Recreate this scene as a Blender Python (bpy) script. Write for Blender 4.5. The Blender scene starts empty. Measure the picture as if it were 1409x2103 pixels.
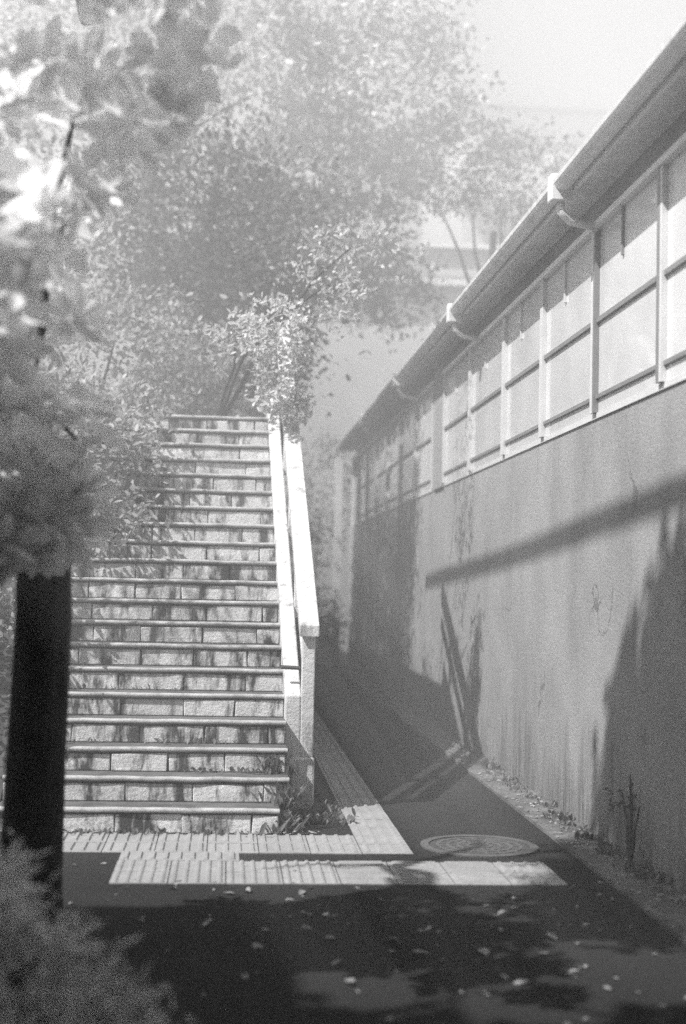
import bpy, bmesh, math, random
import numpy as np
from mathutils import Matrix, Vector

sc = bpy.context.scene
col = sc.collection
rad = math.radians

# ---------------------------------------------------------------- camera
CAM_H = 1.56
cam = bpy.data.cameras.new('camera')
cam.sensor_fit = 'VERTICAL'; cam.sensor_height = 36.0; cam.sensor_width = 24.1
cam.lens = 2935.0 / 2103.0 * 36.0
cam.clip_start = 0.05; cam.clip_end = 2000
cam.dof.use_dof = True; cam.dof.focus_distance = 10.0; cam.dof.aperture_fstop = 1.05
co = bpy.data.objects.new('camera', cam); col.objects.link(co)
M_ = Matrix.Rotation(rad(-4.56), 4, 'Z') @ Matrix.Rotation(rad(92.9), 4, 'X') @ Matrix.Rotation(rad(1.2), 4, 'Z')
M_.translation = Vector((0, 0, CAM_H))
co.matrix_world = M_
sc.camera = co

# ---------------------------------------------------------------- light
SUN = Vector((0.88, 0.55, -1.26)).normalized()          # direction the light travels
elev = math.asin(-SUN.z)
azim = math.atan2(-SUN.x, -SUN.y)                        # clockwise from +Y
world = bpy.data.worlds.new('World'); sc.world = world; world.use_nodes = True
wn = world.node_tree.nodes; wl = world.node_tree.links
for n in list(wn): wn.remove(n)
sky = wn.new('ShaderNodeTexSky'); sky.sky_type = 'NISHITA'; sky.sun_disc = False
sky.sun_elevation = elev; sky.sun_rotation = azim
sky.air_density = 1.0; sky.dust_density = 3.0
bw = wn.new('ShaderNodeRGBToBW')                         # black-and-white film
bg = wn.new('ShaderNodeBackground'); bg.inputs[1].default_value = 0.05
wo = wn.new('ShaderNodeOutputWorld')
wl.new(sky.outputs[0], bw.inputs[0]); wl.new(bw.outputs[0], bg.inputs[0]); wl.new(bg.outputs[0], wo.inputs[0])
sl = bpy.data.lights.new('sun', 'SUN'); sl.energy = 5.0; sl.angle = rad(0.55); sl.color = (1.0, 0.99, 0.985)
so = bpy.data.objects.new('sun', sl); col.objects.link(so)
so.rotation_euler = SUN.to_track_quat('-Z', 'Y').to_euler(); so.location = (-8, 0, 20)

sc.view_settings.view_transform = 'Standard'; sc.view_settings.look = 'None'
sc.view_settings.exposure = 2.2; sc.view_settings.gamma = 1.0
HAZE = 0.045
sc.render.engine = 'CYCLES'
sc.cycles.max_bounces = 8; sc.cycles.volume_bounces = 0; sc.cycles.transmission_bounces = 6
sc.cycles.transparent_max_bounces = 8
sc.cycles.use_denoising = False                          # film grain

rng = np.random.default_rng(7)
random.seed(7)

# ---------------------------------------------------------------- materials
def newmat(name):
    m = bpy.data.materials.new(name); m.use_nodes = True
    nt = m.node_tree
    for n in list(nt.nodes): nt.nodes.remove(n)
    out = nt.nodes.new('ShaderNodeOutputMaterial')
    return m, nt, out

def nd(nt, t, **kw):
    n = nt.nodes.new(t)
    for k, v in kw.items():
        if k in n.inputs.keys() if isinstance(k, str) else False: n.inputs[k].default_value = v
        else: setattr(n, k, v)
    return n

def coords(nt, scale):
    g = nt.nodes.new('ShaderNodeNewGeometry')
    mp = nt.nodes.new('ShaderNodeMapping'); mp.inputs['Scale'].default_value = scale
    nt.links.new(g.outputs['Position'], mp.inputs['Vector'])
    return mp.outputs[0]

def noise(nt, scale, detail=5, rough=.6, vec=(1, 1, 1)):
    n = nt.nodes.new('ShaderNodeTexNoise')
    n.inputs['Scale'].default_value = scale; n.inputs['Detail'].default_value = detail
    n.inputs['Roughness'].default_value = rough
    nt.links.new(coords(nt, vec), n.inputs['Vector'])
    return n.outputs['Fac']

def ramp(nt, src, a, b, va, vb):
    r = nt.nodes.new('ShaderNodeMapRange'); r.clamp = True
    r.inputs[1].default_value = a; r.inputs[2].default_value = b
    r.inputs[3].default_value = va; r.inputs[4].default_value = vb
    nt.links.new(src, r.inputs[0]); return r.outputs[0]

def math_(nt, op, a, b):
    m = nt.nodes.new('ShaderNodeMath'); m.operation = op
    for i, v in enumerate((a, b)):
        if isinstance(v, (int, float)): m.inputs[i].default_value = v
        else: nt.links.new(v, m.inputs[i])
    return m.outputs[0]

def surf(name, base, var=.25, nscale=6., rough=.85, bump=.3, bscale=40., stain=0., sscale=5., svec=(1, 1, 1),
         slo=.5, shi=.7, perobj=0., speck=0., crack=0., cscale=.8, basedirt=0., aggr=0., sscale2=160.):
    """grey mineral surface: tone variation x stains x fine relief"""
    m, nt, out = newmat(name)
    p = nt.nodes.new('ShaderNodeBsdfPrincipled')
    p.inputs['Roughness'].default_value = rough
    f = ramp(nt, noise(nt, nscale), .3, .7, 1 - var, 1 + var)
    v = math_(nt, 'MULTIPLY', f, base)
    if stain:
        s = ramp(nt, noise(nt, sscale, 6, .65, svec), slo, shi, 1., 1 - stain)
        v = math_(nt, 'MULTIPLY', v, s)
    if speck:
        s = ramp(nt, noise(nt, 160., 2, .5), .3, .7, 1 - speck, 1 + speck)
        v = math_(nt, 'MULTIPLY', v, s)
    if crack:                                            # hairline cracks
        vo = nt.nodes.new('ShaderNodeTexVoronoi'); vo.feature = 'DISTANCE_TO_EDGE'; vo.inputs['Scale'].default_value = cscale
        c0 = nt.nodes.new('ShaderNodeVectorMath'); c0.operation = 'ADD'
        nz = nt.nodes.new('ShaderNodeTexNoise'); nz.inputs['Scale'].default_value = 2.2; nz.inputs['Detail'].default_value = 6
        cc = coords(nt, (1, 1, 1)); nt.links.new(cc, nz.inputs['Vector'])
        nt.links.new(cc, c0.inputs[0]); nt.links.new(nz.outputs['Color'], c0.inputs[1]); nt.links.new(c0.outputs[0], vo.inputs['Vector'])
        ck = ramp(nt, vo.outputs['Distance'], .002, .008, 1 - crack, 1.)
        gate = ramp(nt, noise(nt, .9, 3), .48, .56, 0., 1.)
        mx = nt.nodes.new('ShaderNodeMix'); mx.data_type = 'FLOAT'; mx.inputs['A'].default_value = 1.
        nt.links.new(gate, mx.inputs['Factor']); nt.links.new(ck, mx.inputs['B'])
        v = math_(nt, 'MULTIPLY', v, mx.outputs[0])
    if basedirt:                                         # rain-splash grime and drips rising from the foot of the wall
        g = nt.nodes.new('ShaderNodeNewGeometry'); sp = nt.nodes.new('ShaderNodeSeparateXYZ'); nt.links.new(g.outputs['Position'], sp.inputs[0])
        edge = math_(nt, 'MULTIPLY', noise(nt, 3.2, 6, .7, (1, 1, .12)), 1.5)
        q = math_(nt, 'SUBTRACT', edge, math_(nt, 'MULTIPLY', sp.outputs['Z'], .62))
        fine = ramp(nt, noise(nt, 9., 6, .75, (1, 1.6, .25)), .40, .62, .25, 1.)
        k = math_(nt, 'MULTIPLY', ramp(nt, q, .42, .78, 0., basedirt), fine)
        v = math_(nt, 'MULTIPLY', v, math_(nt, 'SUBTRACT', 1., k))
    if aggr:                                             # pale stones worn out of the binder
        vo = nt.nodes.new('ShaderNodeTexVoronoi'); vo.inputs['Scale'].default_value = 95.
        nt.links.new(coords(nt, (1, 1, 1)), vo.inputs['Vector'])
        st_ = ramp(nt, vo.outputs['Distance'], .18, .32, 1., 0.)
        st_ = math_(nt, 'MULTIPLY', st_, ramp(nt, noise(nt, 37., 2), .45, .65, 0., aggr))
        v = math_(nt, 'ADD', v, st_)
    if perobj:
        oi = nt.nodes.new('ShaderNodeObjectInfo')
        v = math_(nt, 'MULTIPLY', v, ramp(nt, oi.outputs['Random'], 0, 1, 1 - perobj, 1 + perobj))
    nt.links.new(v, p.inputs['Base Color'])
    if bump:
        b = nt.nodes.new('ShaderNodeBump'); b.inputs['Strength'].default_value = bump; b.inputs['Distance'].default_value = .02
        nt.links.new(noise(nt, bscale, 6, .7), b.inputs['Height'])
        nt.links.new(b.outputs[0], p.inputs['Normal'])
    nt.links.new(p.outputs[0], out.inputs[0])
    return m

def leafmat(name, refl, trans, var=.5, rough=.5):
    m, nt, out = newmat(name)
    p = nt.nodes.new('ShaderNodeBsdfPrincipled'); p.inputs['Roughness'].default_value = rough
    p.inputs['Specular IOR Level'].default_value = .35
    t = nt.nodes.new('ShaderNodeBsdfTranslucent')
    a = nt.nodes.new('ShaderNodeAddShader')
    f = ramp(nt, noise(nt, 3.1, 4), .3, .7, 1 - var, 1 + var)
    nt.links.new(math_(nt, 'MULTIPLY', f, refl), p.inputs['Base Color'])
    nt.links.new(math_(nt, 'MULTIPLY', f, trans), t.inputs['Color'])
    nt.links.new(p.outputs[0], a.inputs[0]); nt.links.new(t.outputs[0], a.inputs[1])
    nt.links.new(a.outputs[0], out.inputs[0])
    return m

def glassmat(name):
    m, nt, out = newmat(name)
    p = nt.nodes.new('ShaderNodeBsdfPrincipled')
    p.inputs['Base Color'].default_value = (.62, .62, .62, 1); p.inputs['Roughness'].default_value = .22
    p.inputs['Coat Weight'].default_value = .6; p.inputs['Coat Roughness'].default_value = .05
    nt.links.new(math_(nt, 'MULTIPLY', ramp(nt, noise(nt, 1.3, 3), .3, .7, .85, 1.1), .66), p.inputs['Base Color'])
    nt.links.new(p.outputs[0], out.inputs[0]); return m

MT = dict(
    asphalt=surf('asphalt', .014, .35, 1.3, .95, .9, 110, .4, .9, speck=.6, crack=.6, cscale=.5, aggr=.05),
    soil=surf('soil', .06, .4, 5, .95, .8, 30),
    kerb=surf('gutter_concrete', .16, .35, 4, .9, .4, 60, .6, 2.5, (1, .6, 1), .45, .7, speck=.2),
    tactile=surf('tactile_paving', .30, .12, 7, .8, .3, 70, .3, 3.0, (1, 1, 1), .55, .8, perobj=.07, speck=.12),
    iron=surf('manhole_iron', .06, .25, 12, .6, .4, 50, .3, 5),
    ironring=surf('manhole_ring', .10, .25, 12, .7, .4, 50),
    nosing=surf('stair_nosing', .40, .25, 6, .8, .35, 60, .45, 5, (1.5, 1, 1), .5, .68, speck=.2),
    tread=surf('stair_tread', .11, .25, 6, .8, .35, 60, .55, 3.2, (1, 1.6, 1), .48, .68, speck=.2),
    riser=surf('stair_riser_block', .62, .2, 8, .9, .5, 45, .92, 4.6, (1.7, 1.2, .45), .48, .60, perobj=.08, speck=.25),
    joint=surf('stair_joint', .05, .3, 8, .95, .6, 40),
    rail=surf('white_painted_concrete', .60, .14, 8, .8, .5, 45, .6, 7, (1.3, 1.3, .3), .53, .70, speck=.1),
    wall=surf('rendered_wall', .31, .14, 1.4, .92, .6, 60, .22, 1.7, (1, 1.2, .35), .48, .75, speck=.28, crack=.5, cscale=.55, basedirt=.75),
    plinth=surf('wall_plinth', .33, .2, 3, .9, .3, 60, .6, 4, (1, 2.2, .4), .48, .66),
    frame=surf('window_frame', .60, .08, 5, .5, .05, 60),
    framedk=surf('window_frame_weathered', .20, .1, 5, .5, .05, 60),
    glass=glassmat('frosted_glass'),
    soffit=surf('soffit_board', .8, .15, 4, .8, .2, 30),
    gutter=surf('gutter_sheet', .72, .12, 6, .5, .1, 30, .3, 4),
    roof=surf('roof_sheet', .16, .2, 4, .7, .2, 20),
    bark=surf('bark', .06, .5, 9, .95, 1.0, 14, .6, 9, (1.6, 1.6, .12)),
    twig=surf('twig', .08, .3, 12, .9, .3, 40),
    pale=surf('pale_house_wall', .55, .06, 1, .9, .1, 40, .15, 1.2, (1, 1, .3)),
    trim=surf('white_trim', .8, .05, 3, .6, .05, 40),
    dkglass=surf('dark_pane', .10, .1, 2, .2, 0),
    bigleaf=leafmat('broad_leaf', .42, .44, .35, .4),
    midleaf=leafmat('shrub_leaf', .20, .16, .45),
    darkleaf=leafmat('evergreen_leaf', .07, .05, .4),
    lightleaf=leafmat('canopy_leaf', .30, .26, .4),
    weed=leafmat('weed_leaf', .10, .08, .5),
    bushleaf=leafmat('bush_leaf', .42, .24, .5),
    dry=leafmat('dry_leaf', .26, .05, .6, .8),
    litter=leafmat('leaf_litter', .26, .05, .5, .9),
)

# ---------------------------------------------------------------- mesh helpers
class MB:
    def __init__(s): s.v = []; s.f = []
    def quadbox(s, c):               # 8 corners: bottom ring 0-3, top ring 4-7
        n = len(s.v); s.v += [tuple(p) for p in c]
        for q in ((0, 3, 2, 1), (4, 5, 6, 7), (0, 1, 5, 4), (1, 2, 6, 5), (2, 3, 7, 6), (3, 0, 4, 7)):
            s.f.append(tuple(n + i for i in q))
        return s
    def box(s, x0, x1, y0, y1, z0, z1):
        return s.quadbox([(x0, y0, z0), (x1, y0, z0), (x1, y1, z0), (x0, y1, z0),
                          (x0, y0, z1), (x1, y0, z1), (x1, y1, z1), (x0, y1, z1)])
    def tube(s, pts, radii, seg=8, cap=True, wob=0.):
        pts = [Vector(p) for p in pts]; n0 = len(s.v)
        for i, p in enumerate(pts):
            d = (pts[min(i + 1, len(pts) - 1)] - pts[max(i - 1, 0)]).normalized()
            up = Vector((0, 0, 1)) if abs(d.z) < .9 else Vector((1, 0, 0))
            a = d.cross(up).normalized(); b = d.cross(a).normalized()
            for k in range(seg):
                t = 2 * math.pi * k / seg
                r = radii[i] * (1 + (wob * (((k * 7 + 3) % 5) / 2. - 1)))
                s.v.append(tuple(p + a * (math.cos(t) * r) + b * (math.sin(t) * r)))
        for i in range(len(pts) - 1):
            for k in range(seg):
                k2 = (k + 1) % seg
                s.f.append((n0 + i * seg + k, n0 + i * seg + k2, n0 + (i + 1) * seg + k2, n0 + (i + 1) * seg + k))
        if cap:
            s.f.append(tuple(n0 + k for k in range(seg))[::-1])
            s.f.append(tuple(n0 + (len(pts) - 1) * seg + k for k in range(seg)))
        return s
    def mesh(s, name, m):
        me = bpy.data.meshes.new(name); me.from_pydata(s.v, [], s.f)
        bm = bmesh.new(); bm.from_mesh(me); bmesh.ops.recalc_face_normals(bm, faces=bm.faces); bm.to_mesh(me); bm.free()
        me.materials.append(m); return me
    def build(s, name, m, parent=None, bevel=0., smooth=False):
        me = s.mesh(name, m)
        o = link(name, me, parent)
        if bevel:
            b = o.modifiers.new('bevel', 'BEVEL'); b.width = bevel; b.segments = 2; b.limit_method = 'ANGLE'
        if smooth:
            me.polygons.foreach_set('use_smooth', [True] * len(me.polygons))
        return o

def link(name, me, parent=None):
    o = bpy.data.objects.new(name, me); col.objects.link(o)
    if parent is not None: o.parent = parent
    return o

def tag(o, label=None, cat=None, group=None, kind=None):
    if label: o['label'] = label
    if cat: o['category'] = cat
    if group: o['group'] = group
    if kind: o['kind'] = kind
    return o

def thing(name, label, cat, group=None):
    return tag(link(name, None), label, cat, group)

LEAF = np.array([(0, 0, 0), (-.20, .30, .05), (-.24, .68, .05), (0, 1, -.03), (.24, .68, .05), (.20, .30, .05)])
LEAFN = np.array([(0, 0, 0), (-.11, .30, .03), (-.10, .68, .03), (0, 1, -.06), (.10, .68, .03), (.11, .30, .03)])
def leafmesh(name, pos, dirs, nrm, size, m, shape=LEAF):
    """many leaves as one mesh: pos, growing direction, face normal, length"""
    n = len(pos)
    d = dirs / np.linalg.norm(dirs, axis=1, keepdims=True)
    s = np.cross(d, nrm); s /= np.linalg.norm(s, axis=1, keepdims=True) + 1e-9
    u = np.cross(s, d)
    L = shape[None, :, :] * size[:, None, None]
    v = pos[:, None, :] + L[:, :, :1] * s[:, None, :] + L[:, :, 1:2] * d[:, None, :] + L[:, :, 2:3] * u[:, None, :]
    v = v.reshape(-1, 3)
    base = np.arange(n)[:, None] * 6
    f = np.concatenate([base + np.array([0, 3, 2, 1]), base + np.array([0, 5, 4, 3])], 1).reshape(-1)
    me = bpy.data.meshes.new(name)
    me.vertices.add(len(v)); me.vertices.foreach_set('co', v.astype(np.float32).ravel())
    me.loops.add(len(f)); me.loops.foreach_set('vertex_index', f.astype(np.int32))
    me.polygons.add(2 * n); me.polygons.foreach_set('loop_start', np.arange(0, 8 * n, 4, dtype=np.int32))
    me.update(calc_edges=True); me.validate()
    me.materials.append(m)
    return me

def blob(cx, cy, cz, rx, ry, rz, n, shell=.5):
    """n points in an ellipsoid, denser towards the outside"""
    d = rng.normal(size=(n, 3)); d /= np.linalg.norm(d, axis=1, keepdims=True)
    r = rng.random(n) ** (1 / 3.) * (1 - shell) + shell * (1 - .35 * rng.random(n) ** 2)
    return np.array([cx, cy, cz]) + d * r[:, None] * np.array([rx, ry, rz]), d

def foliage(blobs, per, size, m, name='crown', up=.6, jit=.35, sub=(14, .35), shape=LEAF, shell=.4):
    """leafy crown: every ellipsoid gets sub-clumps, each sub-clump leaves; per = leaves per sub-clump"""
    P = []; D = []
    for (cx, cy, cz, rx, ry, rz, k) in blobs:
        c, d = blob(cx, cy, cz, rx, ry, rz, k, shell)
        rr = sub[1] * min(rx, ry, rz)
        for i in range(k):
            q = rng.normal(size=(per, 3)) * rr * np.array([.6, .6, .4]) * (.6 + .8 * rng.random())
            P.append(c[i] + q); D.append(np.repeat(d[i:i + 1], per, 0) * .6 + rng.normal(size=(per, 3)) * .7 + np.array([0, 0, -.15]))
    P = np.concatenate(P); D = np.concatenate(D)
    N = rng.normal(size=P.shape) * .6 + np.array([-.25, -.05, up])
    S = size * (.6 + .8 * rng.random(len(P)))
    return leafmesh(name, P, D, N, S, m, shape)

def branchy(mb, start, ends, r0, wig=.12, seg=6):
    s = Vector(start)
    for e in ends:
        e = Vector(e); pts = []; L = (e - s).length
        for i in range(5):
            t = i / 4.
            p = s.lerp(e, t) + Vector((random.uniform(-1, 1), random.uniform(-1, 1), random.uniform(-.3, 1))) * wig * L * .25 * math.sin(math.pi * t)
            p.z += .10 * L * math.sin(math.pi * t)
            pts.append(p)
        mb.tube(pts, [r0 * (1 - .2 * i) + .004 for i in range(5)], seg)
    return mb

# ---------------------------------------------------------------- ground
def sheet(name, x0, x1, y0, y1, z, m, nx=1, ny=1, amp=0.):
    mb = MB()
    for j in range(ny + 1):
        for i in range(nx + 1):
            mb.v.append((x0 + (x1 - x0) * i / nx, y0 + (y1 - y0) * j / ny, z + amp * random.uniform(-1, 1)))
    for j in range(ny):
        for i in range(nx):
            a = j * (nx + 1) + i; mb.f.append((a, a + 1, a + nx + 2, a + nx + 1))
    return mb.build(name, m)

tag(sheet('ground', -220, 220, -60, 380, -.02, MT['soil']), kind='structure')
tag(sheet('asphalt_path', -3.2, 2.06, -6, 27.5, 0.0, MT['asphalt'], 26, 150, .0022), kind='structure')
gut = MB().box(2.06, 2.36, -6, 27.5, -.05, .022).build('gutter_strip', MT['kerb']); tag(gut, kind='structure')

# tactile paving -------------------------------------------------------------
T = .30
def bar_tile(along_x):
    mb = MB().box(-T / 2 + .003, T / 2 - .003, -T / 2 + .003, T / 2 - .003, -.02, .005)
    for k in range(4):
        c = -T / 2 + T * (k + .5) / 4
        a, b, z = .0165, .0085, .016
        l = T / 2 - .022
        if along_x: mb.quadbox([(-l, c - a, .005), (l, c - a, .005), (l, c + a, .005), (-l, c + a, .005),
                                (-l + .008, c - b, z), (l - .008, c - b, z), (l - .008, c + b, z), (-l + .008, c + b, z)])
        else: mb.quadbox([(c - a, -l, .005), (c + a, -l, .005), (c + a, l, .005), (c - a, l, .005),
                          (c - b, -l + .008, z), (c + b, -l + .008, z), (c + b, l - .008, z), (c - b, l - .008, z)])
    return mb.mesh('tile_bars', MT['tactile'])
def dot_tile():
    mb = MB().box(-T / 2 + .003, T / 2 - .003, -T / 2 + .003, T / 2 - .003, -.02, .005)
    for i in range(5):
        for j in range(5):
            cx = -T / 2 + T * (i + .5) / 5; cy = -T / 2 + T * (j + .5) / 5; n = len(mb.v)
            for r, z in ((.0165, .0045), (.010, .015)):
                for k in range(6):
                    t = k * math.pi / 3; mb.v.append((cx + r * math.cos(t), cy + r * math.sin(t), z))
            for k in range(6):
                k2 = (k + 1) % 6; mb.f.append((n + k, n + k2, n + 6 + k2, n + 6 + k))
            mb.f.append(tuple(n + 6 + k for k in range(6)))
    return mb.mesh('tile_dots', MT['tactile'])
TX, TY, TD = bar_tile(True), bar_tile(False), dot_tile()
tact = thing('tactile_paving', 'pale ribbed tactile paving laid in an L at the stair foot', 'tactile paving')
def tile(me, x, y):
    o = link('tile', me, tact); o.location = (x, y, random.uniform(-.0012, .0012))
    o.rotation_euler = (random.uniform(-.004, .004), random.uniform(-.004, .004), random.uniform(-.004, .004))
for i in range(8):                                           # band along the stair foot
    for j in range(2): tile(TY, 1.12 - T * (i + .5), 8.335 + T * (j + .5))
for i in range(8):                                           # second band nearer the camera
    for j in range(2):
        me = TY if i == 7 else (TX if i > 3 else TD)
        tile(me, -.57 + T * (i + .5), 7.49 + T * (j + .5))
for i in range(2):                                           # link block of short guide bars
    pass
lb = MB()
lb.box(-.565, .105, 8.096, 8.330, -.02, .005)
for k in range(9):
    c = -.565 + .67 * (k + .5) / 9
    lb.quadbox([(c - .016, 8.115, .005), (c + .016, 8.115, .005), (c + .016, 8.31, .005), (c - .016, 8.31, .005),
                (c - .008, 8.12, .017), (c + .008, 8.12, .017), (c + .008, 8.305, .017), (c - .008, 8.305, .017)])
lb.build('link_block', MT['tactile'], tact)
for j in range(33):                                          # strip running up the path beside the railing
    tile(TY, 1.12 - T * .5, 8.935 + T * (j + .5))
    if j < 1: tile(TY, 1.12 - T * 1.5 + .09, 8.935 + T * (j + .5) + .001) if False else None

# manhole --------------------------------------------------------------------
mh = thing('manhole_cover', 'round iron manhole cover set in the asphalt near the wall', 'manhole cover')
def ring(mb, r0, r1, z0, z1, n=48):
    a = len(mb.v)
    for r, z in ((r0, z0), (r0, z1), (r1, z1), (r1, z0)):
        for k in range(n):
            t = 2 * math.pi * k / n; mb.v.append((r * math.cos(t), r * math.sin(t), z))
    for q in range(3):
        for k in range(n):
            k2 = (k + 1) % n; mb.f.append((a + q * n + k, a + q * n + k2, a + (q + 1) * n + k2, a + (q + 1) * n + k))
    return mb
o = ring(MB(), .305, .355, .001, .0105).build('rim', MT['ironring'], mh)
lid = MB(); lid.v = [(.30 * math.cos(2 * math.pi * k / 48), .30 * math.sin(2 * math.pi * k / 48), .006) for k in range(48)]
lid.f = [tuple(range(48))]; lid.build('lid', MT['iron'], mh)
rb = MB()
for r in (.06, .12, .18, .24): ring(rb, r, r + .022, .005, .0095, 32)
for k in range(16):
    t = 2 * math.pi * k / 16; c, s = math.cos(t), math.sin(t)
    a = [(.09, -.008), (.28, -.008), (.28, .008), (.09, .008)]
    pts = [(x * c - y * s, x * s + y * c) for x, y in a]
    rb.quadbox([(x, y, .004) for x, y in pts] + [(x, y, .0088) for x, y in pts])
rb.build('raised_pattern', MT['ironring'], mh)
mh.location = (1.55, 8.60, 0)

# ---------------------------------------------------------------- stairs
R_, TR, NS, Y1 = .1575, .25, 20, 8.95
def xr(y): return .43 - .017 * (y - 9.0)                     # right edge of the flight drifts a little left
def nose(y): return R_ + (y - Y1) * R_ / TR                  # nosing line
st = thing('stone_stairway', 'long weathered stone stairway climbing between shrubs and a white railing', 'stairway')
XL = -1.38
core = MB()
for k in range(NS):
    y = Y1 + k * TR + .055
    core.box(XL + .01, xr(y) - .005, y, Y1 + NS * TR + .3, R_ * k - .03, R_ * (k + 1) - .05)
core.build('core', MT['joint'], st)
def warp_slab(x0, x1, y0, y1, z0, z1, nseg):
    """tread slab with rounded nosing and worn edge"""
    mb = MB(); prof = []
    h = z1 - z0
    for a in range(5):
        t = math.pi / 2 * (a / 4. - .0)
        prof.append((y0 + h * .45 * (1 - math.sin(t)), z1 - h * .45 * (1 - math.cos(t)))) if False else None
    r = h * .48
    for a in range(7):
        t = -math.pi / 2 + math.pi * a / 6.
        prof.append((y0 + r - r * math.cos(t), (z0 + z1) / 2 + r * math.sin(t)))
    prof += [(y1, z1), (y1, z0)]
    n = len(prof)
    for i in range(nseg + 1):
        x = x0 + (x1 - x0) * i / nseg
        dy = random.uniform(-.004, .004); dz = random.uniform(-.003, .003)
        for (py, pz) in prof:
            w = 1. if py < y0 + .08 else 0.
            mb.v.append((x, py + dy * w, pz + dz * w))
    for i in range(nseg):
        for k in range(n):
            k2 = (k + 1) % n
            mb.f.append((i * n + k, i * n + k2, (i + 1) * n + k2, (i + 1) * n + k))
    mb.f.append(tuple(range(n))[::-1]); mb.f.append(tuple(nseg * n + k for k in range(n)))
    return mb
for k in range(NS):
    y = Y1 + k * TR; z = R_ * (k + 1)
    x1 = xr(y) if k > 0 else .36
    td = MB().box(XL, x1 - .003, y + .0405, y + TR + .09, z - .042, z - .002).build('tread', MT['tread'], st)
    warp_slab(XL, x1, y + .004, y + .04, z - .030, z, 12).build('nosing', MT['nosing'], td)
    # riser blocks
    x = XL + random.uniform(-.1, 0.)
    while x < x1 - .05:
        w = random.uniform(.33, .46)
        xa, xb = max(x, XL) + .004, min(x + w, x1) - .004
        if xb - xa > .05:
            yy = y + .024 + random.uniform(-.006, .006); j = lambda: random.uniform(-.006, .006)
            zb, zt = R_ * k + .001, z - .044
            MB().quadbox([(xa + j(), yy + j(), zb), (xb + j(), yy + j(), zb), (xb, yy + .08, zb), (xa, yy + .08, zb),
                          (xa + j(), yy + j(), zt + j()), (xb + j(), yy + j(), zt + j()), (xb, yy + .08, zt), (xa, yy + .08, zt)]
                         ).build('riser_block', MT['riser'], st, bevel=.006)
        x += w
# stringer beside the steps on the right
sb = MB(); ya, yb = 9.86, Y1 + NS * TR + .3
sb.quadbox([(xr(ya), ya, 0), (xr(ya) + .11, ya, 0), (xr(yb) + .11, yb, 0), (xr(yb), yb, 0),
            (xr(ya), ya, nose(ya) + .06), (xr(ya) + .11, ya, nose(ya) + .06), (xr(yb) + .11, yb, nose(yb) + .0), (xr(yb), yb, nose(yb) + .0)])
sb.build('stringer_wall', MT['rail'], st, bevel=.012)

# railing ----------------------------------------------------------------------
rl = thing('stair_railing', 'white concrete stair railing with sloping top rail and square posts', 'railing')
RX = lambda y: xr(y) + .155
RZ = lambda y: 1.275 + (y - 9.82) * R_ / TR
y0, y1 = 9.82, 14.5
def sloped(xh, y0, y1, zt, th):
    return MB().quadbox([(RX(y0) - xh, y0, zt(y0) - th), (RX(y0) + xh, y0, zt(y0) - th), (RX(y1) + xh, y1, zt(y1) - th), (RX(y1) - xh, y1, zt(y1) - th),
                         (RX(y0) - xh, y0, zt(y0)), (RX(y0) + xh, y0, zt(y0)), (RX(y1) + xh, y1, zt(y1)), (RX(y1) - xh, y1, zt(y1))])
sloped(.068, y0, y1, RZ, .082).build('top_rail', MT['rail'], rl, bevel=.008)
sloped(.036, y0 + .09, y1, lambda y: RZ(y) - .34, .065).build('middle_rail', MT['rail'], rl, bevel=.006)
for i in range(5):
    y = 9.86 + i * .98
    MB().box(RX(y) - .045, RX(y) + .045, y, y + .10, .37 if i == 0 else nose(y) - .05, RZ(y) - .083).build('post', MT['rail'], rl, bevel=.008)
MB().box(RX(9.86) - .105, RX(9.86) + .055, 9.83, 10.12, -.01, .37).build('base_block', MT['rail'], rl, bevel=.015)
MB().tube([(xr(9.9) - .03, 9.94, .98), (xr(9.9) + .1, 9.94, .975)], [.014, .014], 8).build('pipe_stub', MT['iron'], rl)

# ---------------------------------------------------------------- upper terrace and bank
def bank_z(x, y):
    s = min(max((y - 8.9) * R_ / TR, 0), 3.12)
    w = min(max((-x - 1.38) / .5, 0), 1)
    return s - .03 + w * .10 if y > 8.9 else -.015
mb = MB(); nx, ny = 40, 60
for j in range(ny + 1):
    y = 8.85 + 5.4 * j / ny
    for i in range(nx + 1):
        x = -1.39 - 14 * (i / nx) ** 2
        mb.v.append((x, y, bank_z(x, y) + random.uniform(-.03, .03) * (i > 0)))
for j in range(ny):
    for i in range(nx):
        a = j * (nx + 1) + i; mb.f.append((a, a + 1, a + nx + 2, a + nx + 1))
tag(mb.build('earth_bank', MT['soil']), kind='structure')
terr = MB().box(-40, .52, 13.95, 60, -.5, 3.125).build('upper_terrace', MT['soil']); tag(terr, kind='structure')

# ---------------------------------------------------------------- long building on the right
WX = 2.36
bd = thing('long_building', 'long single-storey building with rendered wall and a band of windows', 'building')
MB().box(WX, WX + 5, -8, 27.2, -.1, 2.66).build('wall', MT['wall'], bd)
MB().box(WX + .03, WX + 5, -8, 27.2, 2.66, 4.14).build('upper_wall', MT['wall'], bd)
MB().box(WX - .03, WX + .03, 15.62, 16.30, 2.662, 4.04).build('pier', MT['wall'], bd)
MB().box(WX - .012, WX + .028, -8, 15.6, 2.664, 2.70).build('window_sill', MT['frame'], bd)
MB().box(WX - .012, WX + .028, 16.32, 27.2, 2.664, 2.70).build('window_sill', MT['frame'], bd)
MB().box(WX - .05, WX + .028, -8, 15.6, 3.90, 3.94).build('window_head', MT['trim'], bd)
MB().box(WX - .05, WX + .028, 16.32, 27.2, 3.90, 3.94).build('window_head', MT['trim'], bd)
ypos = [3.2, 4.7, 6.15, 7.62, 9.06, 10.6, 12.12, 13.86, 15.58]
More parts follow.
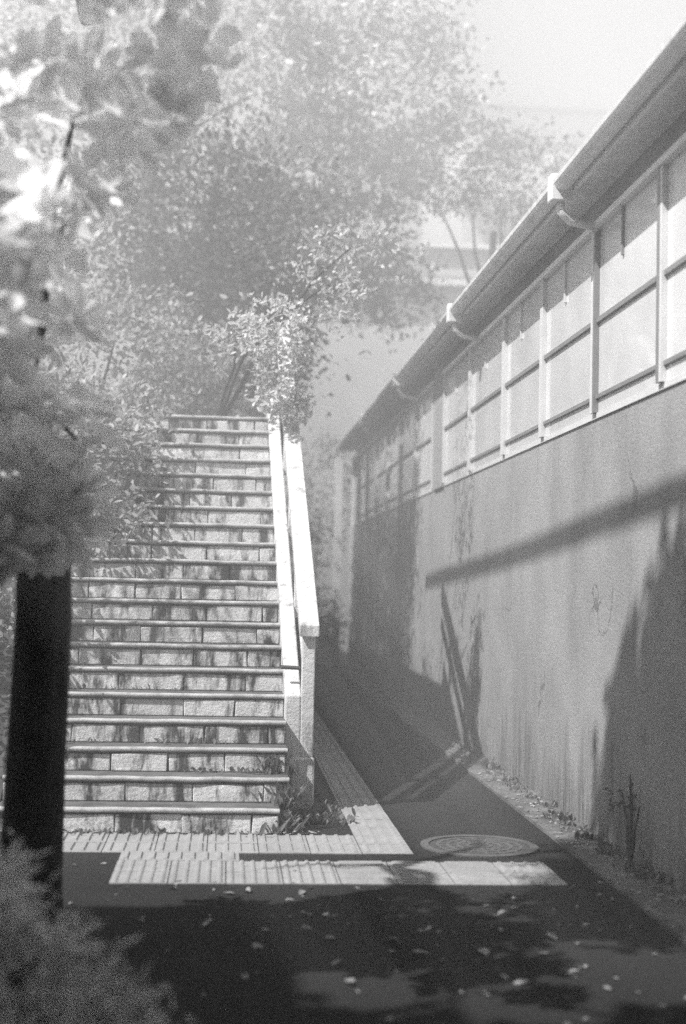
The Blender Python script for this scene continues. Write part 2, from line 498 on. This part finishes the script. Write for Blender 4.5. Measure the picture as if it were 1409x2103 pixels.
def window(ya, yb, dark=False):
    w = link('window', None, bd)
    z0, z1 = 2.702, 3.898
    fm = MT['framedk'] if dark else MT['frame']
    MB().box(WX - .035, WX + .022, ya, ya + .055, z0, z1).build('jamb', fm, w)
    MB().box(WX - .035, WX + .022, yb - .04, yb - .002, z0, z1).build('jamb', fm, w)
    MB().box(WX - .022, WX + .020, ya + .056, yb - .041, 3.285, 3.315).build('transom', MT['framedk'], w)
    MB().box(WX - .020, WX + .020, ya + .056, yb - .041, 2.79, 2.815).build('lower_rail', MT['framedk'], w)
    for (a, b) in ((2.703, 2.789), (2.816, 3.284), (3.316, 3.897)):
        MB().box(WX - .002, WX + .019, ya + .057, yb - .042, a, b).build('pane', MT['glass'], w)
    ym = (ya + yb) / 2 + .1
    MB().box(WX - .018, WX + .018, ym, ym + .028, 3.60, 3.896).build('mullion', fm, w)
for a, b in zip(ypos[:-1], ypos[1:]): window(a, b, dark=(abs(a - 7.62) < .01))
yf = [16.4, 18.0, 19.6, 21.2, 22.8, 24.4, 26.0]
for a, b in zip(yf[:-1], yf[1:]): window(a, b)
# eave: soffit, roof, gutter
GX, GZ = 2.12, 4.11
MB().quadbox([(GX + .05, -8, 4.14), (WX + .03, -8, 4.145), (WX + .03, 27.6, 4.145), (GX + .05, 27.6, 4.14),
              (GX + .05, -8, 4.16), (WX + .03, -8, 4.165), (WX + .03, 27.6, 4.165), (GX + .05, 27.6, 4.16)]).build('soffit', MT['soffit'], bd)
MB().quadbox([(GX - .02, -8, 4.21), (WX + 5.2, -8, 6.0), (WX + 5.2, 27.7, 6.0), (GX - .02, 27.7, 4.21),
              (GX - .02, -8, 4.25), (WX + 5.2, -8, 6.06), (WX + 5.2, 27.7, 6.06), (GX - .02, 27.7, 4.25)]).build('roof', MT['roof'], bd)
MB().box(GX + .02, GX + .048, -8, 27.6, 4.11, 4.20).build('fascia', MT['trim'], bd)
def gutter(ya, yb):
    mb = MB(); prof = []
    r = .065
    for k in range(9):
        t = math.pi + math.pi * k / 8; prof.append((GX - .05 + r * math.cos(t), GZ + .055 + r * math.sin(t)))
    for k in range(8, -1, -1):
        t = math.pi + math.pi * k / 8; prof.append((GX - .05 + (r - .005) * math.cos(t), GZ + .057 + (r - .005) * math.sin(t)))
    n = len(prof)
    for y in (ya, yb):
        mb.v += [(x, y, z) for x, z in prof]
    for k in range(n):
        k2 = (k + 1) % n; mb.f.append((k, k2, n + k2, n + k))
    q = 9
    mb.f.append(tuple(range(0, q))); mb.f.append(tuple(n + k for k in range(0, q)))
    mb.build('gutter', MT['gutter'], bd, smooth=False)
gj = [-8, 4.6, 8.92, 13.2, 17.6, 22.0, 27.6]
for a, b in zip(gj[:-1], gj[1:]): gutter(a + .02, b - .02)
for y in gj[1:-1]:
    c = MB(); c.box(GX - .125, GX + .018, y - .055, y + .055, GZ - .075, GZ + .10)
    dp = c.build('outlet_box', MT['gutter'], bd, bevel=.01)
    MB().tube([(GX - .05, y, GZ - .07), (GX - .05, y, GZ - .13), (GX + .02, y + .02, GZ - .19), (WX - .06, y + .08, GZ - .20), (WX - .035, y + .09, GZ - .23)],
              [.028] * 5, 8).build('drain_elbow', MT['gutter'], bd, smooth=True)
# end porch post and bright wall corner
MB().box(2.02, 2.16, 27.3, 27.44, 0, 4.0).build('porch_post', MT['trim'], bd)
MB().box(2.34, 2.46, 27.22, 27.36, 0, 4.0).build('porch_post', MT['trim'], bd)  # white strip standing in for the sunlit end corner of the wall

# ---------------------------------------------------------------- unseen houses added beside and behind the viewpoint to darken the shade
def plain_house(label, x0, x1, y0, y1, h, wins):
    t = thing('unseen_house', label, 'house')
    MB().box(x0, x1, y0, y1, -.1, h).build('wall', MT['plinth'], t)
    MB().quadbox([(x0 - .4, y0 - .4, h + .01), (x1 + .4, y0 - .4, h + .01), (x1 + .4, y1 + .4, h + .01), (x0 - .4, y1 + .4, h + .01),
                  (x0 + 2, (y0 + y1) / 2 - .2, h + 1.2), (x1 - 2, (y0 + y1) / 2 - .2, h + 1.2), (x1 - 2, (y0 + y1) / 2 + .2, h + 1.2), (x0 + 2, (y0 + y1) / 2 + .2, h + 1.2)]).build('roof', MT['roof'], t)
    for (a, b, c, d, e, f) in wins: MB().box(a, b, c, d, e, f).build('window', MT['dkglass'], t)
plain_house('unseen grey house added left of the near path to shade it', -13, -4.7, -9, 3.7, 6.6, [(-4.71, -4.66, y, y + 1.4, 1, 2.2) for y in (-6, -3, 0, 2.5)])
plain_house('unseen grey house added behind the viewpoint to cut skylight', -4.5, 2.2, -14, -6.5, 6.5, [(x, x + 1.4, -6.51, -6.46, 1, 2.2) for x in (-3.6, -1.2, .4)])

# ---------------------------------------------------------------- houses behind
h1 = thing('pale_house', 'pale two-storey house behind the trees with white roof edge', 'house')
MB().box(1.3, 9.5, 33, 40, 0, 8.55).build('wall', MT['pale'], h1)
MB().box(1.0, 9.8, 32.6, 40.4, 8.56, 8.70).build('eave', MT['trim'], h1)
MB().quadbox([(1.0, 32.6, 8.71), (9.8, 32.6, 8.71), (9.8, 40.4, 8.71), (1.0, 40.4, 8.71),
              (3.2, 36, 10.2), (7.6, 36, 10.2), (7.6, 37, 10.2), (3.2, 37, 10.2)]).build('roof', MT['roof'], h1)
MB().box(4.6, 6.2, 32.9, 34.5, 8.72, 9.45).build('dormer', MT['pale'], h1)
MB().box(4.4, 6.4, 32.7, 34.7, 9.46, 9.58).build('dormer_roof', MT['trim'], h1)
for x in (4.6, 7.0):
    for z in (6.8,):
        w = link('window', None, h1)
        MB().box(x, x + 1.2, 32.96, 33.03, z, z + 1.2).build('frame', MT['trim'], w)
        MB().box(x + .08, x + .57, 32.94, 32.959, z + .08, z + 1.12).build('pane', MT['dkglass'], w)
        MB().box(x + .63, x + 1.12, 32.94, 32.959, z + .08, z + 1.12).build('pane', MT['dkglass'], w)
h2 = thing('apartment_block', 'tall pale apartment block fading into haze above the eave', 'building')
MB().box(7.4, 19, 46, 56, 0, 17.3).build('wall', MT['pale'], h2)
MB().box(7.0, 19.4, 45.4, 56.4, 17.31, 17.7).build('roof_slab', MT['roof'], h2)
for z in (8.2, 11.2, 14.2):
    b = MB().box(7.2, 19.2, 45.2, 45.98, z, z + .18).build('balcony', MT['trim'], h2)
    MB().box(7.2, 19.2, 45.2, 45.26, z + .19, z + 1.1).build('parapet', MT['pale'], b)
    for x in (8.2, 11, 13.8, 16.6):
        MB().box(x, x + 1.8, 45.93, 45.99, z + .2, z + 2.2).build('window', MT['dkglass'], h2)

# ---------------------------------------------------------------- foreground tree on the left
ft = thing('foreground_tree', 'dark-trunked broadleaf tree close on the left with large blurred leaves', 'tree')
tr = MB()
pts = [(-.815, 6.25, -.05), (-.808, 6.25, .25), (-.80, 6.25, .8), (-.785, 6.25, 1.4), (-.80, 6.22, 1.9), (-.96, 6.15, 2.5), (-1.3, 6.0, 3.3), (-1.9, 5.8, 4.1)]
tr.tube(pts, [.16, .132, .122, .116, .112, .105, .09, .07], 22, wob=.10)
branchy(tr, (-1.5, 6.35, 3.5), [(-2.6, 5.0, 5.2), (-3.4, 5.6, 5.2), (-3.0, 2.6, 5.4), (-2.2, 6.4, 5.4)], .05)
branchy(tr, (-.9, 6.18, 2.2), [(-1.4, 5.2, 2.8), (-1.8, 5.8, 2.7), (-1.2, 5.2, 3.4), (-.6, 5.4, 3.4), (-.55, 4.6, 2.7), (-.6, 5.6, 2.1)], .018)
tr.build('trunk', MT['bark'], ft, smooth=True)
# broad leaves grow in rosettes at the twig ends
def rosettes(blobs, nleaf=7):
    P, D, N, S = [], [], [], []
    for (cx, cy, cz, rx, ry, rz, k) in blobs:
        c, d = blob(cx, cy, cz, rx, ry, rz, k, .3)
        for i in range(k):
            ax = d[i] * .6 + rng.normal(size=3) * .5 + np.array([-.15, -.1, .5]); ax /= np.linalg.norm(ax)
            a = np.cross(ax, [.3, .9, .1]); a /= np.linalg.norm(a); b = np.cross(ax, a)
            t0 = rng.random() * 6.28; m = nleaf + rng.integers(-2, 2)
            for q in range(m):
                t = t0 + 6.283 * q / m + rng.normal() * .2
                out = a * math.cos(t) + b * math.sin(t); lift = .15 + .5 * rng.random()
                P.append(c[i] + out * .012); D.append(out + ax * lift); N.append(ax - out * lift + rng.normal(size=3) * .15)
                S.append(.145 * (.7 + .55 * rng.random()))
    return map(np.array, (P, D, N, S))
near = [(-.98, 3.75, 3.05, .40, .45, .42, 44), (-.62, 4.0, 3.15, .34, .5, .38, 36), (-.36, 4.2, 3.2, .26, .5, .34, 20), (-.16, 4.2, 3.28, .24, .4, .26, 10), (-.30, 4.0, 2.86, .14, .3, .12, 8),
        (-.98, 3.8, 2.62, .36, .4, .30, 40), (-.64, 4.0, 2.72, .30, .35, .26, 22), (-.42, 4.4, 2.78, .16, .3, .16, 8), (-.98, 4.0, 2.28, .34, .35, .28, 36), (-.70, 3.9, 2.28, .16, .3, .2, 14),
        (-.40, 3.35, 2.44, .07, .10, .07, 2), (-.46, 3.4, 2.38, .08, .10, .07, 2), (-.56, 3.6, 2.42, .16, .2, .14, 9), (-.62, 3.7, 2.22, .12, .2, .12, 7),
        (-.92, 4.2, 1.98, .34, .35, .24, 34), (-.68, 4.3, 2.1, .16, .2, .2, 10), (-.42, 4.2, 1.98, .08, .10, .10, 5), (-.56, 4.4, 2.0, .14, .15, .12, 8),
        (-.98, 4.6, 1.72, .30, .3, .18, 22), (-.66, 4.8, 1.84, .16, .2, .14, 10), (-.84, 4.8, 1.70, .18, .2, .10, 12), (-.66, 4.7, 2.05, .14, .2, .16, 12), (-.62, 4.6, 2.4, .14, .2, .16, 10), (-.75, 4.5, 1.85, .16, .2, .1, 12), (-.62, 4.4, 1.72, .12, .2, .07, 30), (-.74, 4.3, 1.68, .12, .2, .06, 22), (-.50, 4.5, 1.78, .10, .15, .08, 10), (-.64, 4.4, 1.88, .16, .2, .1, 20)]
near = [(x * 1.28, y * 1.28, CAM_H + (z - CAM_H) * 1.28, a * 1.28, b * 1.28, c * 1.28, max(2, int(k * .85))) for (x, y, z, a, b, c, k) in near]
P, D, N, S = rosettes(near)
# the largest ones are leaves of their own, the rest of the crown is one mass
CAMP = np.array([0, 0, CAM_H])
order = np.argsort(np.linalg.norm(P - CAMP, axis=1) / S + np.where(P[:, 0] / P[:, 1] > -.235, 0, 200))
own, rest = order[:290], order[290:]
crown = link('crown', leafmesh('crown', P[rest], D[rest], N[rest], S[rest], MT['bigleaf']), ft)
variants = []
for q in range(6):
    v = leafmesh('leaf', np.zeros((1, 3)), np.array([[0, 1., 0]]), np.array([[0, 0, 1.]]), np.array([1.]), MT['bigleaf'],
                 LEAF * np.array([1 + .15 * math.sin(q * 2.1), 1, 1 + .8 * math.sin(q)]))
    variants.append(v)
for i in own:
    o = link('leaf', variants[i % 6], crown)
    d = Vector(D[i]).normalized(); s = d.cross(Vector(N[i])).normalized(); u = s.cross(d)
    m = Matrix((s, d, u)).transposed().to_4x4(); m.translation = Vector(P[i])
    o.matrix_world = m @ Matrix.Scale(float(S[i]), 4)
# overhead crown added above the frame, shaped to shade near path and wall
over = []
for (x0, x1, ya, yb, z0, z1, k) in ((-6.2, -3.9, -6.5, 2.5, 5.0, 6.2, 90), (-3.9, -1.2, -6.5, 2.2, 5.0, 6.2, 110),
                                    (-1.2, 2.4, -6.5, 2.2, 5.2, 6.4, 110), (-4.0, -3.7, 2.6, 4.4, 9.2, 9.6, 18)):
    for q in range(k):
        bx, by, bz = random.uniform(x0, x1), random.uniform(ya, yb), random.uniform(z0, z1)
        over.append((bx, by, bz, .6, .6, .4, 26))
oc = link('crown', foliage(over, 14, .20, MT['darkleaf'], sub=(0, .55)), ft); oc['kind'] = 'stuff'

# ---------------------------------------------------------------- shrubs left of the stairs
def shrub(name, label, blobs, per, size, mat, stems, r0=.02, group=None, cat='shrub', shape=LEAF, sub=.35):
    t = thing(name, label, cat, group)
    s = MB()
    for a, e in stems: branchy(s, a, e, r0)
    s.build('stem' if cat != 'tree' else 'trunk', MT['bark'], t, smooth=True)
    link('foliage' if cat != 'tree' else 'crown', foliage(blobs, per, size, mat, sub=(0, sub), shape=shape), t)
    return t
shrub('bank_shrub', 'leafy shrub spilling over the left edge of the upper steps',
      [(-1.45, 12.3, 2.75, .75, .7, .55, 120), (-1.05, 12.4, 2.55, .45, .5, .35, 60), (-1.1, 11.6, 2.05, .45, .5, .35, 60), (-1.9, 11.8, 2.8, .8, .7, .7, 90), (-.95, 13.1, 3.1, .4, .4, .3, 40)],
      14, .065, MT['midleaf'], [((-1.7, 12.2, 1.9), [(-1.3, 12.2, 2.7), (-1.0, 11.8, 2.2), (-1.9, 11.8, 3.0), (-1.0, 12.9, 3.0)])])
shrub('bank_shrub', 'low shrub on the bank behind the dark trunk',
      [(-1.75, 10.4, 1.5, .5, .6, .5, 70), (-2.2, 9.8, 1.2, .7, .7, .7, 80), (-2.2, 11.0, 2.0, .7, .6, .6, 70)],
      14, .065, MT['midleaf'], [((-1.9, 10.3, .7), [(-1.7, 10.3, 1.6), (-2.2, 9.8, 1.4), (-2.1, 10.9, 2.0)])])
shrub('terrace_shrub', 'rounded shrub at the top left of the stairs',
      [(-1.2, 14.6, 3.9, .8, .6, .7, 110), (-2.3, 14.8, 4.2, 1.1, .8, 1.0, 130), (-.4, 15.2, 3.7, .6, .5, .5, 70)],
      14, .07, MT['midleaf'], [((-1.4, 14.8, 3.1), [(-1.2, 14.6, 4.0), (-2.2, 14.8, 4.4), (-.5, 15.1, 3.8)])])
shrub('shadow_tree', 'unseen slender tree added left of the stairs for slanted shadows on the steps',  # added out of frame to throw slanted stem shadows across the steps
      [(-2.9, 9.3, 4.9, .7, .7, .5, 40), (-2.3, 9.7, 4.6, .5, .5, .4, 24)], 9, .06, MT['midleaf'],
      [((-2.9, 9.4, 0), [(-2.8, 9.2, 4.8), (-2.45, 9.6, 4.6), (-2.65, 9.9, 4.4), (-3.1, 9.8, 4.9)])], r0=.035, cat='tree')
shrub('small_tree', 'slender small-leaved tree hanging over the head of the railing',
      [(.42, 12.2, 3.42, .24, .25, .42, 80), (.34, 12.3, 3.75, .35, .3, .3, 60), (.54, 12.3, 3.08, .14, .15, .16, 30), (.40, 12.5, 3.2, .2, .2, .15, 30), (.1, 13.2, 3.85, .35, .3, .25, 26), (.75, 13.2, 4.2, .5, .4, .35, 36), (1.1, 13.6, 4.7, .55, .5, .4, 36)],
      9, .055, MT['lightleaf'], [((-.15, 14.6, 3.1), [(.4, 12.7, 3.8), (.8, 13.2, 4.3), (1.1, 13.6, 4.8), (.1, 13.3, 3.9)])], cat='tree', sub=.3)

# ---------------------------------------------------------------- trees behind
def big_tree(name, label, base, h, blobs, per, size, mat, r=.18):
    t = thing(name, label, 'tree', 'trees behind the stairs')
    s = MB(); b = Vector(base)
    top = b + Vector((.2, .1, h))
    s.tube([b, b.lerp(top, .3) + Vector((.1, 0, 0)), b.lerp(top, .65) + Vector((-.08, .1, 0)), top], [r, r * .8, r * .6, r * .35], 10)
    branchy(s, b.lerp(top, .75), [(q[0] * .6 + top.x * .4, q[1] + .6, q[2] * .7 + top.z * .3) for q in blobs], r * .22)
    s.build('trunk', MT['bark'], t, smooth=True)
    link('crown', foliage(blobs, per, size, mat, sub=(0, .35)), t)
    return t
big_tree('evergreen_tree', 'dark dense evergreen rising behind the top of the stairs', (-.4, 17.8, 3.1), 4.0,
         [(-.6, 17.6, 6.1, 1.3, 1.2, 1.2, 150), (.5, 17.8, 5.9, 1.0, 1.2, 1.1, 130), (-1.7, 17.8, 5.8, 1.1, 1.2, 1.2, 120), (-.1, 17.6, 4.7, 1.2, 1.2, 1.0, 200)], 16, .10, MT['darkleaf'])
big_tree('evergreen_tree', 'dark evergreen in front of the pale house', (.30, 24.5, 3.1), 3.8,
         [(1.7, 24, 7.4, 1.2, 1, 1.1, 140), (2.6, 24.5, 6.8, .9, .9, .9, 100), (.6, 24, 7.4, 1.2, 1, 1.2, 140), (1.2, 24, 8.4, 1.2, 1, .8, 60)], 18, .10, MT['darkleaf'])
big_tree('evergreen_tree', 'dark evergreen beside the white roof edge at right', (4.6, 26, 0), 8.2,
         [(4.0, 26, 9.4, 1.3, 1.2, .9, 130), (5.3, 26, 9.2, 1.2, 1.2, .9, 130), (2.8, 26, 9.2, 1.1, 1, .9, 110)], 16, .09, MT['darkleaf'])
big_tree('evergreen_tree', 'dark evergreen at far left behind the broad leaves', (-4.2, 18.5, 3.1), 4.5,
         [(-4.2, 18, 6.2, 1.5, 1.3, 1.6, 150), (-3.2, 18, 5.2, 1.3, 1.2, 1.3, 120), (-5.2, 17.6, 5.4, 1.2, 1.2, 1.6, 100)], 16, .085, MT['darkleaf'])
big_tree('evergreen_tree', 'dark evergreen second in line behind the stairs', (-.5, 20.6, 3.1), 4.0,
         [(-.3, 20.4, 6.2, 1.3, 1.5, 1.5, 150), (.0, 20.4, 4.8, 1.0, 1.6, 1.3, 190), (-1.6, 20.4, 6.4, 1.2, 1.2, 1.3, 90)], 16, .10, MT['darkleaf'])
big_tree('evergreen_tree', 'dark evergreen third in line behind the stairs', (-.5, 23.6, 3.1), 4.2,
         [(-.3, 23.4, 6.4, 1.3, 1.5, 1.5, 130), (.0, 23.4, 4.8, 1.0, 1.6, 1.3, 190)], 16, .10, MT['darkleaf'])
big_tree('canopy_tree', 'tall pale canopy tree spreading above the dark evergreens', (-1.5, 23, 3.1), 7.0,
         [(-2.5, 22, 9.6, 1.9, 1.6, 1.4, 170), (0, 22, 9.2, 1.8, 1.6, 1.3, 180), (2.2, 22, 9.2, 1.7, 1.6, 1.2, 170), (-.8, 21.5, 11, 2, 1.6, 1.3, 150), (1.8, 21.5, 11, 2, 1.6, 1.3, 150), (-4.6, 21.5, 9.4, 1.8, 1.5, 1.6, 130)],
         20, .13, MT['lightleaf'], .2)

# end of the path
shrub('path_end_shrub', 'dark low shrub at the far end of the path',
      [(1.75, 27.2, .75, .45, .5, .7, 70), (1.3, 28, 1.6, .6, .6, 1.4, 110), (1.9, 29, 3.4, .8, .7, 1.2, 110)], 14, .08, MT['darkleaf'],
      [((1.6, 27.6, 0), [(1.7, 27.2, .9), (1.3, 28, 2.2), (1.9, 28.8, 3.6)])])

cb = MB().tube([(-1.6 + .015 * math.sin(i), 2.0 + 12.5 * i / 8, 7.875 - .625 * i / 8) for i in range(9)], [.055] * 9, 8)  # added bar hidden from view, casts the long shadow band on the wall
tag(cb.build('shadow_cable', MT['twig'], None, smooth=True), 'unseen dark cable added high above the stairs to cast the wall shadow band', 'cable')

for i in range(9):                                           # tree belt added further left, outside the frame, to block skylight
    y = -6 + 5.2 * i + random.uniform(-.8, .8); x = -9.6 + random.uniform(-.8, .8); zb = 3.1 if y > 14 else 0.
    big_tree('evergreen_tree', 'unseen evergreen added in the belt left of the stairs to block skylight, %s from the near end' % ('first second third fourth fifth sixth seventh eighth ninth'.split()[i]), (x, y, zb), 6 - zb * .3,
             [(x, y, 6.3, 1.8, 2.6, 1.9, 60), (x, y + .6, 3.8, 1.8, 2.6, 1.9, 60)], 16, .22, MT['darkleaf'])

for i, (x, y) in enumerate(((5.6, -2.5), (6.0, 1.6))):            # added outside the frame, behind the long building, to cut skylight
    big_tree('evergreen_tree', 'unseen evergreen added behind the near end of the long building to cut skylight, %s of two' % ('first', 'second')[i], (WX + 5.4 + i * .3, y, 0), 7,
             [(x, y, 8.2, 2.0, 2.2, 1.7, 90), (x + .3, y, 10.2, 1.6, 1.8, 1.4, 60)], 16, .22, MT['darkleaf'])

# ---------------------------------------------------------------- near bush and weeds
shrub('near_bush', 'blurred fine-leaved bush in the lower left corner',
      [(-.78, 4.0, .50, .34, .32, .36, 130), (-.46, 3.75, .36, .26, .3, .32, 90), (-.95, 4.4, .55, .3, .3, .36, 60), (-.60, 3.4, .26, .28, .25, .34, 80), (-.30, 3.9, .24, .2, .25, .26, 50)],
      16, .075, MT['bushleaf'], [((-.70, 4.0, 0), [(-.8, 4.1, .7), (-.45, 3.8, .6), (-.95, 4.4, .7), (-.60, 3.5, .5), (-.3, 3.9, .4)])], .008, cat='bush', shape=LEAFN, sub=.3)

def tufts(spots, name, label, cat, leaf=.09, n=26, mat='weed', group=None, shape=LEAFN, spread=.05):
    P, D, N, S = [], [], [], []
    for (x, y, z, s) in spots:
        for q in range(n):
            t = rng.random() * 6.283; l = .4 + rng.random()
            P.append((x + rng.normal() * spread, y + rng.normal() * spread, z)); D.append((math.cos(t) * l * .6, math.sin(t) * l * .6, .9))
            N.append((-math.cos(t), -math.sin(t), .5)); S.append(leaf * s * (.5 + .8 * rng.random()))
    o = link(name, leafmesh(name, *map(np.array, (P, D, N, S)), MT[mat], shape))
    return tag(o, label, cat, group, 'stuff')
tufts([(.30 + .09 * random.random(), 9.05 + .12 * i, .0 + .0 * i, 1.4) for i in range(5)] + [(.36, 9.5, .3, 1.6), (.38, 9.2, .16, 1.6)], 'weed_clump', 'tall grassy weeds beside the right end of the lowest steps', 'weeds', .085, 60, spread=.06)['kind'] = 'stuff'
tufts([(.45 + .07 * i, 9.45 + random.uniform(-.15, .25), 0, 1.2) for i in range(5)], 'weed_clump', 'leafy weed clump at the foot of the railing base', 'weeds', .05, 70, spread=.06, shape=LEAF)['kind'] = 'stuff'
tufts([(-1.2 + .17 * i + random.uniform(-.05, .05), 8.96, 0, random.uniform(.5, 1.0)) for i in range(9)], 'weed_clump', 'low dark weeds growing along the bottom riser', 'weeds', .045, 34, shape=LEAF)
tufts([(.62 + .06 * i, 9.7 + random.uniform(-.1, .2), 0, 1.0) for i in range(3)], 'weed_clump', 'small weeds between the railing base and the paving strip', 'weeds', .09, 22)
tufts([(WX - .05 - random.random() * .06, 6.2 + 7.5 * i / 40. + random.uniform(-.1, .1), .02, random.uniform(.4, 1.2)) for i in range(41)], 'weed_row', 'ragged weeds along the foot of the long wall', 'weeds', .055, 18, shape=LEAF)['kind'] = 'stuff'
for (k, zz) in ((2, .33), (3, .49), (5, .80)):
    tufts([(random.uniform(-1.3, .2), Y1 + k * TR + .015, R_ * k, .8) for i in range(5)], 'weed_clump', 'tiny weeds in the joint of step %s counted from the ground' % {2: 'three', 3: 'four', 5: 'six'}[k], 'weeds', .055, 14, shape=LEAF)
tw = MB(); branchy(tw, (WX - .07, 7.95, .02), [(WX - .06, 8.0, .52), (WX - .05, 8.2, .40), (WX - .05, 7.85, .36)], .007)
sap = thing('dead_sapling', 'thin leafless sapling standing against the foot of the wall', 'sapling')
tw.build('stem', MT['twig'], sap)
link('foliage', foliage([(WX - .07, 8.1, .38, .05, .22, .12, 10)], 3, .05, MT['weed'], sub=(0, .5)), sap)

# leaf litter
n = 900
x = rng.uniform(-1.6, 2.05, n); y = rng.uniform(4.0, 8.0, n)
x2 = 2.06 + .26 * rng.random(700); y2 = rng.uniform(4, 14, 700)
x3 = rng.uniform(-1.2, .6, 260); y3 = 8.93 + .10 * rng.random(260)
X = np.concatenate([x[:220], x2, x3]); Y = np.concatenate([y[:220], y2, y3])
Z = np.concatenate([np.full(220, .006), np.full(700, .028), np.full(260, .008)])
m_ = len(X); t = rng.random(m_) * 6.283
lit = link('leaf_litter', leafmesh('leaf_litter', np.stack([X, Y, Z], 1), np.stack([np.cos(t), np.sin(t), rng.random(m_) * .3], 1),
           np.stack([rng.normal(size=m_) * .3, rng.normal(size=m_) * .3, np.ones(m_)], 1), .028 * (.5 + rng.random(m_)), MT['litter']))
tag(lit, 'crumbled dry leaf litter along the wall foot and lowest step', 'leaf litter', kind='stuff')
for i in range(46):
    o = link('fallen_leaf', variants[i % 6])
    me_key = 'dryleaf%d' % (i % 6)
    if me_key not in bpy.data.meshes:
        c = variants[i % 6].copy(); c.name = me_key; c.materials.clear(); c.materials.append(MT['dry'])
    o.data = bpy.data.meshes[me_key]
    s = random.uniform(.05, .085); o.scale = (s, s, s * 1.6)
    o.location = (random.uniform(-.9, 1.5), random.choice((random.uniform(4.3, 7.4), random.uniform(5.5, 7.4))), .012)
    o.rotation_euler = (random.uniform(-.3, .3), random.uniform(-.3, .3), random.uniform(0, 6.28))
    tag(o, 'pale fallen leaf lying on the dark near asphalt', 'leaf', 'fallen leaves on the near asphalt')

# ---------------------------------------------------------------- haze, added to stand in for veiling glare
hz = MB().box(-60, 60, -15, 62, -1.2, 18.6)
m, nt, out = newmat('haze')
pv = nt.nodes.new('ShaderNodeVolumePrincipled'); pv.inputs['Color'].default_value = (1, 1, 1, 1)
pv.inputs['Density'].default_value = HAZE; pv.inputs['Anisotropy'].default_value = 0.0
nt.links.new(pv.outputs[0], out.inputs['Volume'])
ho = hz.build('haze', m); tag(ho, 'thin pale haze added throughout to stand in for veiling glare', 'haze', kind='stuff')
